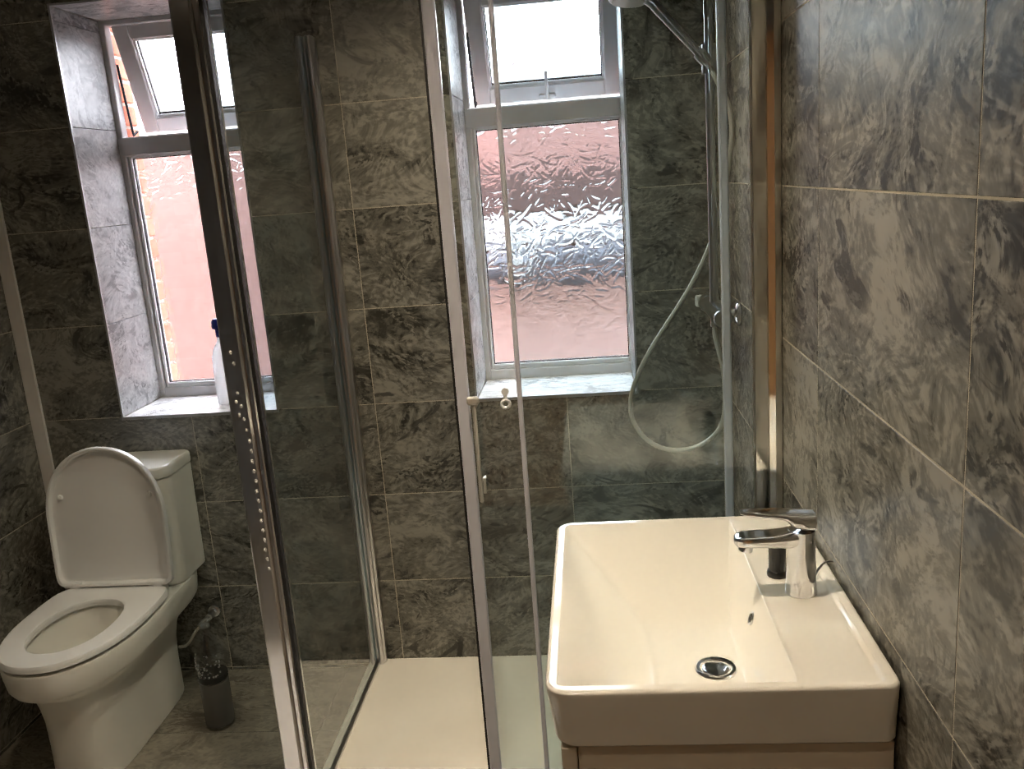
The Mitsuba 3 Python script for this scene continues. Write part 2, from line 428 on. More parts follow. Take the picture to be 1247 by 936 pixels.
# ------------------------------------------------------------------ the two windows
def pane_mesh(x0, x1, z0, z1, y, thick=0.006, amp=0.0013, seed=1, strokes=760):
    """a sheet of patterned glass: one face flat, the other with embossed leaf-like strokes"""
    r = np.random.default_rng(seed)
    step = 0.0024
    nx, nz = int((x1 - x0) / step), int((z1 - z0) / step)
    X, Z = np.meshgrid(np.linspace(x0, x1, nx), np.linspace(z0, z1, nz))
    H = np.zeros_like(X)
    dx = (x1 - x0) / (nx - 1)
    for _ in range(strokes):
        cx, cz, a, L, bend, wd = r.uniform(x0, x1), r.uniform(z0, z1), r.uniform(0, np.pi), r.uniform(0.025, 0.085), r.uniform(-12, 12), r.uniform(0.0022, 0.0042)
        ci, ck, h = int((cx - x0) / dx), int((cz - z0) / dx), int(0.05 / dx)
        s = (slice(max(ck - h, 0), ck + h), slice(max(ci - h, 0), ci + h))
        px, pz = X[s] - cx, Z[s] - cz
        u, v = px * np.cos(a) + pz * np.sin(a), -px * np.sin(a) + pz * np.cos(a)
        v = v - bend * u * u
        H[s] = np.maximum(H[s], np.exp(-(v / wd) ** 2) * np.clip(1.3 - (2 * u / L) ** 2, 0, 1) * r.uniform(0.35, 1.0) ** 1.0 * (1.5 if r.random() < 0.12 else 1.0))
    H = H * amp + 0.0022 * meshkit.fbm(np.stack([X * 22, Z * 22, X * 0], -1), 2, seed)
    F = np.stack([X, np.full_like(X, y) - H * 1.0, Z], -1)
    B = np.stack([X, np.full_like(X, y + thick), Z], -1)
    i, k = np.meshgrid(np.arange(nx - 1), np.arange(nz - 1))
    q = np.stack([k * nx + i, k * nx + i + 1, (k + 1) * nx + i + 1, (k + 1) * nx + i], -1).reshape(-1, 4)
    n = nx * nz
    edge = np.r_[np.arange(nx), np.arange(1, nz) * nx + nx - 1, (nz - 1) * nx + np.arange(nx - 2, -1, -1), np.arange(nz - 2, 0, -1) * nx]
    e2 = np.roll(edge, -1)
    faces = np.vstack([q[:, [0, 1, 2]], q[:, [0, 2, 3]], n + q[:, [0, 2, 1]], n + q[:, [0, 3, 2]],
                       np.stack([edge, n + e2, e2], 1), np.stack([edge, n + edge, n + e2], 1)])
    m = trimesh.Trimesh(np.vstack([F.reshape(-1, 3), B.reshape(-1, 3)]), faces, process=False)
    if m.volume < 0:
        m.invert()
    return m


def frame_ring(x0, x1, z0, z1, wl, wr, wb, wt, y0, y1, b=0.003):
    """four mitred-looking bars"""
    return join(cbox(x0, x0 + wl, y0, y1, z0, z1, b), cbox(x1 - wr, x1, y0, y1, z0, z1, b), cbox(x0 + wl - 0.002, x1 - wr + 0.002, y0, y1, z0, z0 + wb, b), cbox(x0 + wl - 0.002, x1 - wr + 0.002, y0, y1, z1 - wt, z1, b))


TZ0, TZ1 = 1.729, 1.790                       # transom
for i, w in enumerate(WIN):
    key = tag(f'window_{i + 1}', 'tall white window with an open top light beside the ' + ('toilet' if i == 0 else 'shower'), kind='structure')
    del labels[key]['label']
    x0, x1 = w['fx0'], w['fx1']
    lx0, lx1 = w['x0'] + 0.028, w['x1'] - 0.005
    fr = [frame_ring(x0, x1, WZ0 - 0.01, WZ1 + 0.012, lx0 - x0 - 0.012, x1 - lx1 - 0.008, 0.042, 0.028, WY, WY + 0.040),
          cbox(x0 + 0.01, x1 - 0.01, WY - 0.003, WY + 0.040, TZ0, TZ1, 0.004),
          frame_ring(lx0 - 0.010, lx1 + 0.010, WZ0 + 0.030, TZ0 + 0.004, 0.010, 0.010, 0.018, 0.010, WY + 0.008, WY + 0.05, 0.004)]
    add('frame', join(*fr), 'm_upvc', key)
    add('gasket', frame_ring(lx0 - 0.001, lx1 + 0.001, WZ0 + 0.0475, TZ0 - 0.005, 0.0035, 0.0035, 0.0035, 0.0035, WY + 0.022, WY + 0.036, 0), 'm_gasket', key)
    add('pane', pane_mesh(lx0 + 0.001, lx1 - 0.001, WZ0 + 0.0495, TZ0 - 0.007, WY + 0.029, seed=11 + i, amp=(0.0019, 0.0012)[i]), 'm_pane', key, smooth=True)
    # the top light, hinged at its head and swung outwards
    cx = (lx0 + lx1) / 2 + 0.004
    hw, hinge, ang = 0.241, np.array([0, WY + 0.014, WZ1 - 0.012]), math.radians(20)
    ca, sa = math.cos(ang), math.sin(ang)

    def sash(m):
        # local: x as is, y outward from the closed face, z = 0 at the hinge and downwards negative
        return to(m, (1, 0, 0), (0, ca, sa), (0, -sa, ca), hinge)
    H = 0.352
    s1 = [frame_ring(cx - hw, cx + hw, -H, 0, 0.055, 0.055, 0.050, 0.050, 0.0, 0.052, 0.004),
          frame_ring(cx - hw + 0.050, cx + hw - 0.050, -H + 0.046, -0.046, 0.011, 0.011, 0.011, 0.011, 0.008, 0.048, 0.004)]
    sk = add('sash', sash(join(*s1)), 'm_upvc', key)
    add('gasket', sash(frame_ring(cx - hw + 0.060, cx + hw - 0.060, -H + 0.056, -0.056, 0.0035, 0.0035, 0.006, 0.003, 0.024, 0.036, 0)), 'm_gasket', sk)
    add('pane', sash(pane_mesh(cx - hw + 0.062, cx + hw - 0.062, -H + 0.060, -0.058, 0.030, seed=31 + i, strokes=190)), 'm_pane', sk, smooth=True)
    hk = add('handle', sash(join(cbox(cx - 0.028, cx + 0.028, -0.010, 0.0, -H + 0.006, -H + 0.022, 0.003), cbox(cx - 0.007, cx + 0.007, -0.020, -0.006, -H + 0.004, -H + 0.024, 0.003),
                                 tube([(cx, -0.018, -H + 0.012), (cx, -0.024, -H + 0.05), (cx + 0.001, -0.026, -H + 0.10)], [0.0055, 0.0045, 0.0055], 12))), 'm_upvc', sk, smooth=40)
    p0, p1 = np.array([lx0 - 0.004, WY + 0.03, WZ1 - 0.13]), np.array([lx0 + 0.002, WY + 0.05, TZ1 + 0.012])
    add('stay', join(tube([p0, p1], 0.004, 8), tube([p1 - [0, 0, 0.004], p1 + [0, 0.03, 0.01]], 0.004, 8)), 'm_gasket', key)

# ------------------------------------------------------------------ shower tray
tr = thing('shower_tray', 'low white rectangular shower tray on the floor below the right window', 'shower tray')
TX0, TX1, TY0, TY1, TZ = -1.185, -0.0015, -0.845, -0.0015, 0.030
rings = [rrect(TX0 + 0.002, TX1, TY0 + 0.002, TY1, 0.012, 0.0, 5), rrect(TX0, TX1, TY0, TY1, 0.012, 0.006, 5), rrect(TX0, TX1, TY0, TY1, 0.012, TZ - 0.004, 5), rrect(TX0 + 0.003, TX1 - 0.001, TY0 + 0.003, TY1 - 0.001, 0.012, TZ, 5),
         rrect(TX0 + 0.045, TX1 - 0.03, TY0 + 0.05, TY1 - 0.022, 0.03, TZ, 5), rrect(TX0 + 0.055, TX1 - 0.04, TY0 + 0.06, TY1 - 0.032, 0.03, TZ - 0.004, 5), rrect(TX0 + 0.10, TX1 - 0.08, TY0 + 0.11, TY1 - 0.07, 0.03, TZ - 0.008, 5)]
add('body', loft(rings), 'm_tray', tr, smooth=30)
add('waste_cover', lathe([(0, TZ - 0.009), (0.045, TZ - 0.009), (0.045, TZ - 0.002), (0.040, TZ + 0.001), (0, TZ + 0.002)], (-0.22, -0.60, 0), 40), 'm_chrome', tr, smooth=40)
tag(f'{tr}__waste_cover', 'round chrome waste cover')

# ------------------------------------------------------------------ bath mat (outside the frame; the foot of the corner post mirrors it)
bm = thing('bath_mat', 'white bath mat on the floor in front of the shower corner post', 'bath mat')
add('pile', rbox(-1.83, -1.20, -1.74, -0.92, 0.0004, 0.016, 0.007), 'm_white', bm, smooth=40)

# ------------------------------------------------------------------ shower enclosure
en = thing('shower_enclosure', 'chrome framed sliding door shower enclosure with clear glass between the toilet and the right wall', 'shower enclosure')
EZ0, EZ1, EY = TZ + 0.0005, 2.0, -0.80
PX = -1.150                                    # plane of the side panel
add('corner_post', join(cbox(-1.182, -1.137, EY - 0.012, EY + 0.030, EZ0, EZ1, 0.004), cbox(-1.1375, -1.124, EY - 0.004, EY + 0.026, EZ0, EZ1, 0.003), cbox(-1.172, -1.128, EY + 0.028, EY + 0.060, EZ0, EZ1, 0.003)), 'm_post', en)
add('door_seal', cbox(-1.1245, -1.1155, EY - 0.001, EY + 0.018, EZ0, EZ1, 0.001), 'm_seal', en)
tag(f'{en}__door_seal', 'black rubber seal')
add('wall_profile', join(cbox(PX - 0.030, PX + 0.028, -0.032, -0.0015, EZ0, EZ1, 0.006), tube([(PX + 0.012, -0.030, EZ0), (PX + 0.012, -0.030, EZ1)], 0.010, 14), tube([(PX - 0.014, -0.030, EZ0), (PX - 0.014, -0.030, EZ1)], 0.010, 14)), 'm_satin', en, smooth=40)
add('side_glass', trimesh.Trimesh([(PX, EY + 0.055, EZ0 + 0.004), (PX, -0.03, EZ0 + 0.004), (PX, -0.03, EZ1), (PX, EY + 0.055, EZ1)], [[0, 1, 2], [0, 2, 3]], process=False), 'm_glass_side', en)
add('side_rail', cbox(PX - 0.007, PX + 0.007, EY + 0.055, -0.03, EZ0, EZ0 + 0.012, 0.002), 'm_satin', en)
prof = Polygon([(-0.0015, -0.030), (-0.0135, -0.030), (-0.0148, -0.0338), (-0.0275, -0.0302), (-0.0275, -0.016), (-0.0305, -0.016), (-0.0305, -0.030), (-0.0550, -0.030), (-0.0560, -0.029), (-0.0560, -0.004), (-0.0555, -0.003), (-0.0015, -0.003)])
add('wall_profile', join(to(extrude(prof, EZ1 - EZ0), (1, 0, 0), (0, 1, 0), (0, 0, 1), (0, EY, EZ0)), cbox(-0.022, -0.0015, EY - 0.006, EY + 0.024, EZ0, EZ1, 0.002)), 'm_profile', en, smooth=35)
add('header_rail', join(cbox(-1.14, -0.055, EY - 0.028, EY + 0.030, 1.960, EZ1, 0.005)), 'm_satin', en)
add('bottom_rail', join(cbox(-1.124, -0.055, EY - 0.024, EY + 0.026, EZ0, EZ0 + 0.022, 0.004)), 'm_satin', en)


def sheet(x0, x1, y, z0, z1):
    return trimesh.Trimesh([(x0, y, z0), (x1, y, z0), (x1, y, z1), (x0, y, z1)], [[0, 1, 2], [0, 2, 3]], process=False)


GY, DY = EY - 0.014, EY + 0.010
fg = add('fixed_glass', sheet(-0.540, -0.055, GY, EZ0 + 0.02, 1.962), 'm_glass', en)
add('edge_strip', cbox(-0.5475, -0.5370, GY - 0.005, GY + 0.005, EZ0 + 0.022, 1.962, 0.002), 'm_clear_seal', fg)
sd = add('sliding_door', sheet(-0.660, -0.108, DY, EZ0 + 0.026, 1.958), 'm_glass', en)
add('closing_strip', join(cbox(-0.6805, -0.6535, DY - 0.009, DY + 0.007, EZ0 + 0.024, 1.958, 0.003)), 'm_clear_seal', sd)
add('magnet_seal', cbox(-0.6855, -0.6803, DY - 0.006, DY + 0.006, EZ0 + 0.024, 1.958, 0.001), 'm_seal', sd)
add('rear_strip', cbox(-0.1140, -0.0965, DY - 0.007, DY + 0.007, EZ0 + 0.024, 1.958, 0.003), 'm_clear_seal', sd)
tag(f'{sd}__magnet_seal', 'thin black seal along the leading edge')
hd = add('pull_handle', join(tube([(-0.6405, DY - 0.034, 1.108), (-0.6405, DY - 0.034, 0.885)], 0.0045, 12), tube([(-0.6405, DY - 0.034, 1.100), (-0.6405, DY, 1.100)], 0.006, 12),
                             cbox(-0.655, -0.628, DY - 0.042, DY - 0.028, 1.104, 1.122, 0.004), tube([(-0.6335, DY - 0.020, 0.935), (-0.6335, DY - 0.020, 0.900)], 0.004, 10), tube([(-0.6405, DY - 0.034, 0.930), (-0.6335, DY, 0.930)], 0.004, 10)), 'm_hose', sd, smooth=40)
tag(hd, 'thin vertical pull handle on a chrome bracket')
# the knob of the sliding door: a ring with a stud above
ang = np.arange(28) * 2 * np.pi / 28
kn = [np.stack([-0.572 + (0.0085 + 0.0035 * np.cos(t)) * np.cos(ang), GY - 0.012 + 0.0055 * np.sin(t) + 0 * ang, 1.103 + (0.0085 + 0.0035 * np.cos(t)) * np.sin(ang)], 1) for t in np.arange(12) * np.pi / 6]
add('ring_pull', join(loft(kn, loop=True), lathe([(0, 0), (0.008, 0), (0.008, 0.010), (0.006, 0.013), (0, 0.014)], (-0.5715, GY - 0.014, 1.130), 24, 'y'), tube([(-0.572, GY - 0.010, 1.113), (-0.572, GY - 0.010, 1.127)], 0.004, 10)), 'm_white', fg, smooth=40)
# small white dots along the face of the corner post
dm = []
for k in range(14):
    z = 1.045 - k * 0.0235
    dm.append(trimesh.creation.icosphere(2, 0.0042).apply_scale([0.85, 0.6, 1.3]).apply_translation([-1.1465 + 0.001 * math.sin(k * 2.1), EY - 0.0125, z]))
for x, z in ((-1.158, 1.155), (-1.164, 1.135), (-1.154, 1.125), (-1.161, 1.105), (-1.152, 1.095), (-1.150, 1.07), (-1.160, 1.245), (-1.157, 1.22)):
    dm.append(trimesh.creation.icosphere(2, 0.0040).apply_scale([0.85, 0.6, 1.2]).apply_translation([x, EY - 0.0125, z]))
k = add('white_dots', join(*dm), 'm_dots', f'{en}__corner_post', smooth=True)
tag(k, 'row of small white dots on the face of the post', kind='stuff')

# ------------------------------------------------------------------ shower mixer, riser rail, hand shower
RX, RYY = -0.055, -0.25
mx = thing('shower_mixer', 'chrome shower mixer with riser rail and looping pale hose on the right wall', 'shower mixer')
MZ = 1.185
add('body', tube([(RX, RYY - 0.105, MZ), (RX, RYY + 0.105, MZ)], 0.022, 28), 'm_chrome', mx, smooth=40)
for s in (-1, 1):
    y0 = RYY + s * 0.108
    add('knob', lathe([(0, 0), (0.0235, 0), (0.0255, 0.006), (0.0245, 0.044), (0.020, 0.050), (0, 0.051)] if s > 0 else [(0, 0), (0.0235, 0), (0.0255, -0.006), (0.0245, -0.044), (0.020, -0.050), (0, -0.051)], (RX, y0, MZ), 28, 'y'), 'm_chrome', mx, smooth=40)
    add('wall_elbow', join(tube([(RX, RYY + s * 0.075, MZ), (-0.012, RYY + s * 0.075, MZ)], 0.014, 20), lathe([(0, -0.0005), (0.031, -0.0005), (0.031, -0.007), (0.022, -0.014), (0, -0.016)], (-0.001, RYY + s * 0.075, MZ), 28, 'x')), 'm_chrome', mx, smooth=40)
add('lever', join(tube([(RX, RYY + 0.150, MZ), (RX - 0.006, RYY + 0.165, MZ + 0.002)], 0.012, 14), rbox(RX - 0.030, RX + 0.006, RYY + 0.158, RYY + 0.182, MZ - 0.016, MZ + 0.018, 0.007)), 'm_white', mx, smooth=40)
add('outlet', tube([(RX, RYY, MZ - 0.018), (RX, RYY, MZ - 0.045)], 0.011, 18), 'm_chrome', mx, smooth=40)
rr = mx
add('riser_rail', tube([(RX, RYY, MZ + 0.0225), (RX, RYY, 2.06)], 0.0115, 20), 'm_chrome', rr, smooth=40)
add('rail_bracket', join(tube([(RX, RYY, 2.03), (-0.001, RYY, 2.03)], 0.010, 16), lathe([(0, -0.0005), (0.022, -0.0005), (0.022, -0.008), (0, -0.010)], (-0.001, RYY, 2.03), 24, 'x')), 'm_chrome', rr, smooth=40)
sl = np.array([RX - 0.004, RYY - 0.012, 1.815])
h0, h1 = np.array([-0.076, -0.286, 1.822]), np.array([-0.192, -0.286, 1.956])
dirn = (h1 - h0) / np.linalg.norm(h1 - h0)
ca_ = np.array([0, 1.0, 0]); cb_ = np.cross(dirn, ca_)
cr_ = np.arange(28) * np.pi / 14
cradle = loft([h0 + dirn * q + r * (np.cos(cr_)[:, None] * ca_ + np.sin(cr_)[:, None] * cb_) for r, q in ((0.0115, -0.016), (0.0150, -0.016), (0.0160, 0.0), (0.0155, 0.016), (0.0115, 0.016))], loop=True)
add('slider', join(tube([(RX, RYY, 1.785), (RX, RYY, 1.855)], 0.019, 20), cradle, cbox(h0[0] - 0.004, RX, h0[1] + 0.0125, RYY, h0[2] - 0.008, h0[2] + 0.008, 0.002), tube([(RX, RYY, 1.82), (RX - 0.014, RYY + 0.034, 1.855)], [0.009, 0.006], 12)), 'm_chrome', rr, smooth=40)
hs = thing('hand_shower', 'chrome hand shower resting in the holder of the riser rail', 'hand shower')
add('handle', join(tube(np.array([h0 - dirn * 0.03, h0, h0 + dirn * 0.03, (h0 + h1) / 2, h1 - dirn * 0.02, h1, h1 + dirn * 0.02 + [-0.004, 0, -0.003]]), [0.0085, 0.0105, 0.0105, 0.012, 0.0135, 0.013, 0.012], 18)), 'm_chrome', hs, smooth=40)
hc = h1 + np.array([-0.058, 0, 0.016])
nrm = np.array([-0.10, -0.1, -1.0]); nrm /= np.linalg.norm(nrm)
e1 = np.cross(nrm, [0, 1.0, 0]); e1 /= np.linalg.norm(e1); e2 = np.cross(nrm, e1)
hp = lathe([(0, -0.022), (0.030, -0.020), (0.046, -0.010), (0.050, 0.0), (0.048, 0.006), (0.044, 0.008), (0, 0.009)], (0, 0, 0), 40)
add('head', to(hp, e1, e2, nrm, hc), 'm_chrome', hs, smooth=40)
fp = lathe([(0, 0.0075), (0.041, 0.0075), (0.041, 0.0105), (0, 0.011)], (0, 0, 0), 40)
add('spray_face', to(fp, e1, e2, nrm, hc), 'm_hose', hs, smooth=40)
hpts = [h0 - dirn * 0.032, (-0.045, -0.290, 1.77), (-0.016, -0.30, 1.70), (-0.010, -0.30, 1.62), (-0.022, -0.27, 1.52), (-0.045, -0.235, 1.40), (-0.1146, -0.22, 1.2445), (-0.1722, -0.22, 1.1583), (-0.231, -0.22, 1.0702), (-0.2753, -0.22, 0.9794), (-0.2874, -0.22, 0.9089),
        (-0.2734, -0.22, 0.8603), (-0.2294, -0.22, 0.8097), (-0.1728, -0.22, 0.7876), (-0.104, -0.22, 0.7964), (-0.0449, -0.23, 0.8482), (-0.030, -0.24, 0.93), (-0.040, -0.25, 1.05), (RX, RYY, 1.128), (RX, RYY, 1.142)]
add('hose', tube(spline(hpts, 220), 0.0068, 10), 'm_hose', mx, smooth=True)
tag(f'{mx}__hose', 'pale ribbed plastic hose')

# ------------------------------------------------------------------ toilet
to_ = thing('toilet', 'white close-coupled toilet with raised lid and open seat in the left corner', 'toilet')
XC = -1.88


def dring(hw, yb, yf, z, n=72, ef=2.15, eb=6.0, mid=None, dx=0.0):
    """D-shaped ring: squarish at the back (yb), round at the front (yf)"""
    t = np.arange(n) * 2 * np.pi / n
    c, s = np.cos(t), np.sin(t)
    ym = (yb + yf) / 2 if mid is None else mid
    e = np.where(s > 0, eb, ef)
    x = hw * np.sign(c) * np.abs(c) ** (2 / e)
    y = np.where(s > 0, ym + (yb - ym) * np.abs(s) ** (2 / e), ym + (yf - ym) * np.abs(s) ** (2 / e))
    return np.stack([XC + dx + x, y, np.full(n, z)], 1)


PE = dict(eb=7.0)
pan = [dring(.100, -.095, -.600, 0.0, mid=-.40, ef=2.9, **PE), dring(.102, -.093, -.604, 0.006, mid=-.40, ef=2.9, **PE), dring(.101, -.092, -.600, 0.12, mid=-.40, ef=2.9, **PE), dring(.104, -.088, -.602, 0.20, mid=-.40, ef=2.8, **PE), dring(.112, -.078, -.610, 0.25, mid=-.40, ef=2.7, **PE),
       dring(.124, -.055, -.620, 0.283, mid=-.39, ef=2.6, **PE), dring(.141, -.032, -.638, 0.300, mid=-.39, ef=2.4), dring(.158, -.016, -.662, 0.311, mid=-.40), dring(.171, -.009, -.680, 0.322, mid=-.40), dring(.179, -.006, -.689, 0.336, mid=-.40), dring(.184, -.004, -.695, 0.373, mid=-.40), dring(.185, -.003, -.697, 0.398, mid=-.40),
       dring(.182, -.006, -.694, 0.405, mid=-.40),
       dring(.125, -.30, -.640, 0.405, eb=2.4, mid=-.47), dring(.120, -.305, -.635, 0.395, eb=2.4, mid=-.47), dring(.112, -.31, -.62, 0.34, eb=2.4, mid=-.47), dring(.090, -.31, -.58, 0.27, eb=2.4, mid=-.45), dring(.06, -.30, -.50, 0.215, eb=2.2, mid=-.40), dring(.03, -.32, -.44, 0.20, eb=2.2, mid=-.38)]
add('pan', loft(pan), 'm_ceramic', to_, smooth=40)
ct = []
for z, i in ((0.4065, 0.006), (0.412, 0.002), (0.60, 0.0), (0.752, -0.003), (0.757, -0.001)):
    ct.append(rrect(XC - 0.183 + i, XC + 0.183 - i, -0.190 + i, -0.002, [0.012, 0.012, 0.05, 0.05], z, 8))
add('cistern', loft(ct), 'm_ceramic', to_, smooth=40)
cl = []
for z, i in ((0.758, 0.004), (0.761, 0.0), (0.786, 0.0), (0.793, 0.003), (0.796, 0.009)):
    cl.append(rrect(XC - 0.189 + i, XC + 0.189 - i, -0.197 + i, -0.0016 - i * 0.3, [0.014, 0.014, 0.052, 0.052], z, 8))
lk = add('cistern_lid', loft(cl), 'm_ceramic', to_, smooth=40)
add('flush_button', lathe([(0, 0.7955), (0.026, 0.7955), (0.026, 0.801), (0.022, 0.804), (0, 0.804)], (XC, -0.10, 0), 32), 'm_chrome', lk, smooth=40)
# seat: a closed ring
SO = dict(ef=2.2, eb=5.0, mid=-.40)
SI = dict(ef=2.1, eb=2.4, mid=-.465)
se = [dring(.178, -.222, -.690, 0.411, **SO), dring(.184, -.216, -.697, 0.416, **SO), dring(.184, -.216, -.697, 0.427, **SO), dring(.180, -.220, -.693, 0.4335, **SO), dring(.170, -.230, -.683, 0.436, **SO),
      dring(.118, -.305, -.632, 0.4355, **SI), dring(.110, -.312, -.624, 0.432, **SI), dring(.107, -.315, -.621, 0.424, **SI), dring(.110, -.312, -.624, 0.412, **SI), dring(.14, -.28, -.655, 0.4105, **SI)]
add('seat', loft(se, loop=True), 'm_seat', to_, smooth=40)
# lid, raised and leaning on the cistern
LA = math.radians(4.0)
Lv, Nv, Lo = np.array([0, math.sin(LA), math.cos(LA)]), np.array([0, -math.cos(LA), math.sin(LA)]), np.array([XC, -0.243, 0.440])


def lring(ins, w, hw=0.188, top=0.437, n=72):
    t = np.arange(n) * 2 * np.pi / n
    c, s = np.cos(t), np.sin(t)
    e = np.where(s > 0, 2.15, 16.0)
    vm = 0.215
    u = (hw - ins) * np.sign(c) * np.abs(c) ** (2 / e)
    v = np.where(s > 0, vm + (top - vm - ins) * np.abs(s) ** (2 / e), vm - (vm - ins) * np.abs(s) ** (2 / e))
    return Lo + u[:, None] * np.array([1.0, 0, 0]) + v[:, None] * Lv + w * Nv


ld = add('lid', loft([lring(0.020, -0.022), lring(0.006, -0.019), lring(0.0, -0.012), lring(0.0, 0.0), lring(0.002, 0.004), lring(0.006, 0.005), lring(0.010, 0.003), lring(0.014, -0.009), lring(0.022, -0.012), lring(0.06, -0.0125)]), 'm_seat', to_, smooth=40)
for s in (-1, 1):
    p = Lo + np.array([s * 0.142, 0, 0]) + Lv * 0.285
    add('buffer', tube([p - Nv * 0.0125, p - Nv * 0.004, p - Nv * 0.0025], [0.0085, 0.0075, 0.004], 18), 'm_white', ld, smooth=40)
    add('hinge', join(tube([(XC + s * 0.135 - 0.03, -0.238, 0.447), (XC + s * 0.135 + 0.03, -0.238, 0.447)], 0.0095, 16), cbox(XC + s * 0.135 - 0.016, XC + s * 0.135 + 0.016, -0.245, -0.205, 0.4055, 0.445, 0.004)), 'm_seat', to_, smooth=40)
    add('fixing_cap', lathe([(0, 0), (0.0065, 0), (0.0055, s * 0.003), (0, s * 0.0035)], (XC + s * 0.0895, -0.26, 0.05), 16, 'x'), 'm_black' if s > 0 else 'm_white', to_, smooth=40)

# water supply of the toilet
wv = thing('isolating_valve', 'small chrome isolating valve with a thin hose beside the toilet pedestal', 'valve')
add('valve', join(tube([(-1.70, -0.002, 0.225), (-1.70, -0.05, 0.225)], 0.011, 16), tube([(-1.70, -0.045, 0.225), (-1.722, -0.075, 0.205)], 0.010, 16), lathe([(0, -0.0005), (0.020, -0.0005), (0.020, -0.006), (0, -0.008)], (-1.70, -0.001, 0.225), 24, 'y')), 'm_chrome', wv, smooth=40)
add('hose', tube(spline([(-1.722, -0.075, 0.205), (-1.745, -0.085, 0.180), (-1.768, -0.087, 0.150), (-1.80, -0.085, 0.140)], 24), 0.005, 10), 'm_hose', wv, smooth=True)

# ------------------------------------------------------------------ bottles
bt = thing('plastic_bottle', 'empty clear plastic drinks bottle standing on the floor beside the toilet', 'bottle')
BX, BY = -1.585, -0.305
add('body', lathe([(0, 0.004), (0.030, 0.001), (0.040, 0.008), (0.043, 0.02), (0.043, 0.155), (0.040, 0.165), (0.043, 0.178), (0.0435, 0.20), (0.0435, 0.235), (0.040, 0.258), (0.030, 0.288), (0.019, 0.308), (0.0135, 0.320), (0.0135, 0.336), (0, 0.336)], (BX, BY, 0), 40), 'm_bottle', bt, smooth=50)
add('sleeve', lathe([(0.0428, 0.012), (0.0434, 0.016), (0.0434, 0.152), (0.0428, 0.156)], (BX, BY, 0), 40), 'm_sleeve', bt, smooth=40)
tag(f'{bt}__sleeve', 'grey translucent sleeve around the lower half')
add('cap', lathe([(0, 0.330), (0.0155, 0.330), (0.0155, 0.348), (0.014, 0.350), (0, 0.350)], (BX, BY, 0), 30), 'm_bottle', bt, smooth=40)
add('band', lathe([(0.0410, 0.158), (0.0436, 0.160), (0.0440, 0.168), (0.0436, 0.176), (0.0410, 0.178)], (BX, BY, 0), 40), 'm_black', bt, smooth=40)
dd = []
for k in range(46):
    zz, aa = 0.182 + 0.075 * rng.random(), rng.uniform(math.radians(200), math.radians(330))
    rr_ = 0.0437 if zz < 0.235 else 0.0437 - (zz - 0.235) * 0.28
    dd.append(trimesh.creation.icosphere(1, rng.uniform(0.0016, 0.0034)).apply_translation([BX + rr_ * math.cos(aa), BY + rr_ * math.sin(aa), zz]))
tag(add('water_drops', join(*dd), 'm_chrome', bt, smooth=True), 'sparkling drops on the upper half', kind='stuff')

cb = thing('cleaner_bottle', 'white cleaner bottle with a blue cap on the left window sill', 'bottle')
CX, CY, CZ = -1.583, 0.115, WZ0
rg = []
for z, hx, hy, e in ((0.0, 0.036, 0.024, 3.0), (0.004, 0.041, 0.028, 3.0), (0.10, 0.042, 0.029, 3.0), (0.16, 0.040, 0.028, 2.8), (0.19, 0.031, 0.024, 2.4), (0.205, 0.020, 0.019, 2.0), (0.215, 0.016, 0.016, 2.0), (0.235, 0.0155, 0.0155, 2.0)):
    t = np.arange(40) * np.pi / 20
    rg.append(np.stack([CX + hx * np.sign(np.cos(t)) * np.abs(np.cos(t)) ** (2 / e), CY + hy * np.sign(np.sin(t)) * np.abs(np.sin(t)) ** (2 / e), np.full(40, CZ + z)], 1))
add('body', loft(rg), 'm_bottle_white', cb, smooth=40)
add('cap', join(lathe([(0, 0.225), (0.017, 0.225), (0.018, 0.232), (0.018, 0.250), (0.016, 0.254), (0, 0.254)], (CX, CY, CZ), 28), lathe([(0, 0.252), (0.022, 0.252), (0.0235, 0.258), (0.0225, 0.276), (0.016, 0.284), (0, 0.285)], (CX - 0.004, CY, CZ), 28)), 'm_blue', cb, smooth=40)

# ------------------------------------------------------------------ vanity cabinet
BX0, BX1, BY0, BY1, BZ = -0.472, -0.0035, -1.562, -0.963, 0.888
BB = 0.797                                    # underside of the basin
vc = thing('vanity_cabinet', 'cream vanity cabinet under the wash basin by the right wall', 'cabinet')
CT = BB - 0.0060
add('body', join(cbox(-0.432, -0.006, -1.540, -1.522, 0.10, CT, 0.0015), cbox(-0.432, -0.006, -1.003, -0.985, 0.10, CT, 0.0015), cbox(-0.432, -0.006, -1.5225, -1.0025, 0.10, 0.118),
                 cbox(-0.432, -0.006, -1.5225, -1.0025, 0.44, 0.452), cbox(-0.016, -0.006, -1.5225, -1.0025, 0.118, CT - 0.06), cbox(-0.4322, -0.416, -1.5225, -1.0025, CT - 0.05, CT)), 'm_cabinet', vc)
add('plinth', cbox(-0.40, -0.006, -1.52, -1.005, 0.0, 0.10), 'm_cabinet', vc)
add('top_rail', join(cbox(-0.428, -0.010, -1.535, -1.527, CT, BB - 0.0003), cbox(-0.428, -0.010, -0.998, -0.990, CT, BB - 0.0003), cbox(-0.428, -0.420, -1.527, -0.998, CT, BB - 0.0003)), 'm_gap', vc)
for z0, z1 in ((0.102, 0.440), (0.4435, BB - 0.0075)):
    dk = add('drawer_front', cbox(-0.4555, -0.4335, -1.543, -0.982, z0, z1, 0.0015), 'm_cabinet', vc)
    add('handle', cbox(-0.4655, -0.4545, -1.38, -1.15, z1 - 0.03, z1 - 0.016, 0.002), 'm_chrome', dk)

# ------------------------------------------------------------------ wash basin
wb = thing('wash_basin', 'rectangular white ceramic wash basin on the vanity cabinet against the right wall', 'wash basin')
DZ, DXE = 0.884, -0.132                       # tap deck level and its edge to the bowl


